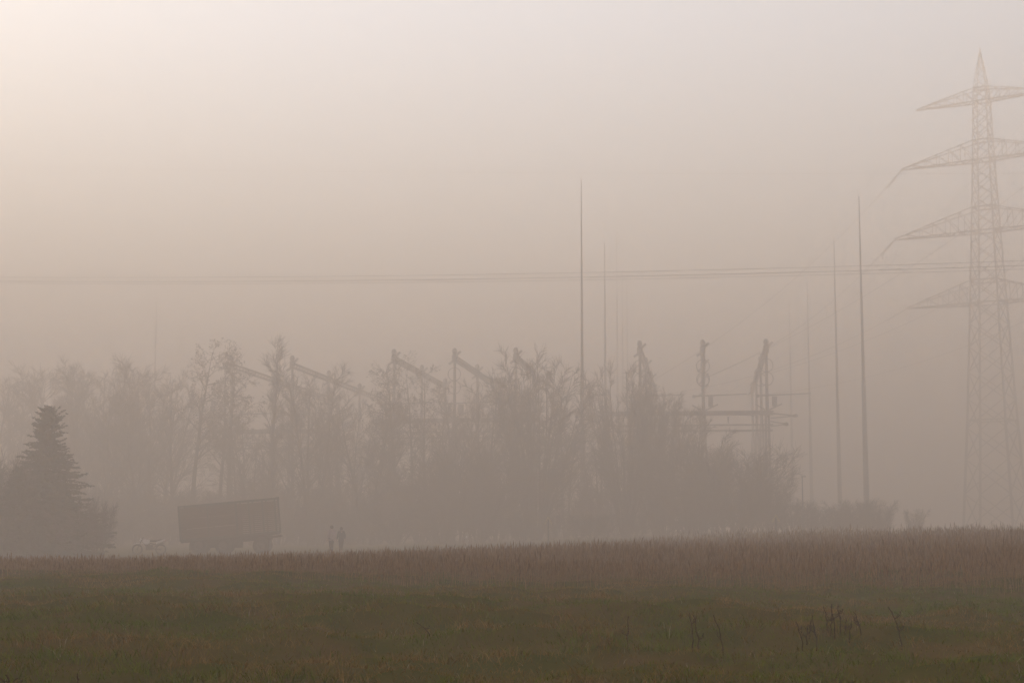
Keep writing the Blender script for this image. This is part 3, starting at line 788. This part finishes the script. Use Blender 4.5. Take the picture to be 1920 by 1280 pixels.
weed(1684, 1192, 1136, -.28, 'single leaning dry dock stalk with a low side shoot', nbr=2)
gp = 'pair of dry stalks'
weed(1296, 1210, 1148, -.05, 'straight dry dock stalk, one of a close pair', gp); weed(1308, 1202, 1152, -.12, 'straight dry dock stalk, one of a close pair', gp)
weed(1353, 1206, 1152, -.22, 'lone dry dock stalk bent sideways near the close pair')
weed(1175, 1196, 1154, .02, 'thin pale dry stalk standing alone in the green grass', nbr=1)
weed(806, 1192, 1166, -.9, 'fallen dry stalk leaning flat over the grass', nbr=1)
gf = 'dark stalk stubs near the frame edge'
for px, top, ln in [(20, 1267, -.5), (27, 1264, -.2), (34, 1270, .3)]:
    weed(px, 1292, top, ln, 'dark broken stalk stub in a tight bunch of three', gf, 1)
weed(158, 1291, 1262, -.1, 'single dark broken stalk stub in green tuft', None, 1)

# ------------------------------------------------------------------ grass (nobody could count it)
def blades(n, yr, dens, hfun, wfun, leanf, name, m, xslope=.40, xpad=2.5, seedhead=False, keep=None):
    g = np.random.default_rng(n)
    y = g.uniform(yr[0] ** dens, yr[1] ** dens, n) ** (1 / dens)
    x = g.uniform(-1, 1, n) * (xslope * y + xpad)
    if keep is not None:
        k = keep(x, y, g); x, y = x[k], y[k]; n = len(x)
    z = hgt(x, y) - .01
    h = hfun(x, y, g); wd = wfun(y, g); la = leanf(x, y, g) * h; t = g.uniform(0, 2 * np.pi, n)
    lx, ly = np.cos(t) * la, np.sin(t) * la * .6
    s = t + np.pi / 2 + g.uniform(-.8, .8, n); sx, sy = np.cos(s) * wd / 2, np.sin(s) * wd / 2
    P = np.stack([x, y, z], 1); S = np.stack([sx, sy, 0 * sx], 1)
    Mid = P + np.stack([lx * .35, ly * .35, h * .6], 1); Tip = P + np.stack([lx, ly, h], 1)
    if seedhead:
        A = Mid * .35 + Tip * .65
        V = np.stack([P - S, P + S, Mid, A - S * 2.2, A + S * 2.2, Tip], 1).reshape(-1, 3)
        T = np.array([[0, 1, 2], [2, 4, 3], [3, 4, 5]])
        nv = 6
    else:
        V = np.stack([P - S, P + S, Mid - S * .8, Mid + S * .8, Tip], 1).reshape(-1, 3)
        T = np.array([[0, 1, 3], [0, 3, 2], [2, 3, 4]]); nv = 5
    F = (T[None] + (np.arange(n) * nv)[:, None, None]).reshape(-1, 3)
    o = link(name, tri_mesh(name, V, F, m)); o['kind'] = 'stuff'
    return o
def edge(x): return 26.5 + 5.5 * sstep(2, -12, x) + 2.0 * (vnoise(x * .35 + 7, x * 0 + 3.3) - .5) + .8 * (vnoise(x * 1.7 + 1, x * 0 + 8.3) - .5)
def short_h(x, y, g):
    tus = sstep(.5, .85, vnoise(x * 1.6 + 4, y * 1.6)) * .6 + sstep(.55, .9, vnoise(x * 4.1, y * 4.1 + 2)) * .6
    return (.026 + .075 * tus + .02 * g.random(len(x))) * (.6 + .8 * g.random(len(x)))
sg = blades(230000, (7.5, 37), .75, short_h, lambda y, g: (.0030 + .00016 * y) * (.7 + .7 * g.random(len(y))),
       lambda x, y, g: .5 + 1.3 * g.random(len(x)), 'meadow_grass', M['grass'])
sg['label'] = 'short matted meadow grass, green and brown'
def tall_h(x, y, g):
    b_ = (.35 + .38 * sstep(-14, 24, x)) * (.82 + .18 * sstep(26, 50, y))
    return b_ * (.45 + .6 * g.random(len(x)) + .45 * g.random(len(x)) ** 4) * (.62 + .42 * vnoise(x * .4, y * .25 + 1) + .34 * vnoise(x * .11 + 4, y * .2))
tg = blades(190000, (24.5, 104), 1.0, tall_h, lambda y, g: (.004 + .00012 * y) * (.7 + .7 * g.random(len(y))),
       lambda x, y, g: .05 + .30 * g.random(len(x)) ** 2, 'tall_dry_grass', M['tall'], seedhead=True,
       keep=lambda x, y, g: (y + g.normal(0, .5, len(x)) > edge(x)) & (g.random(len(x)) < 1.15 - .75 * sstep(40, 95, y)) & (y < 60 + 42 * sstep(-8, 20, x) + g.normal(0, 3, len(x))))
tg['label'] = 'tall dry reddish brown grass band across the field'

# ------------------------------------------------------------------ haze
mb = MB().box((0, 0, (85.5 - 1.8) / 2), (3000, 3000, 87.3))
hm = bpy.data.materials.new('haze'); hm.use_nodes = True
t = hm.node_tree; t.nodes.clear()
out = t.nodes.new('ShaderNodeOutputMaterial'); pv = t.nodes.new('ShaderNodeVolumePrincipled')
t.links.new(pv.outputs[0], out.inputs['Volume'])
pv.inputs['Color'].default_value = (.72, .617, .524, 1)
pv.inputs['Density'].default_value = .0096
pv.inputs['Anisotropy'].default_value = .25
pv.inputs['Density Attribute'].default_value = ''
hz = mb.build('haze', hm)
hz['kind'] = 'stuff'
hz['label'] = 'brownish morning fog'
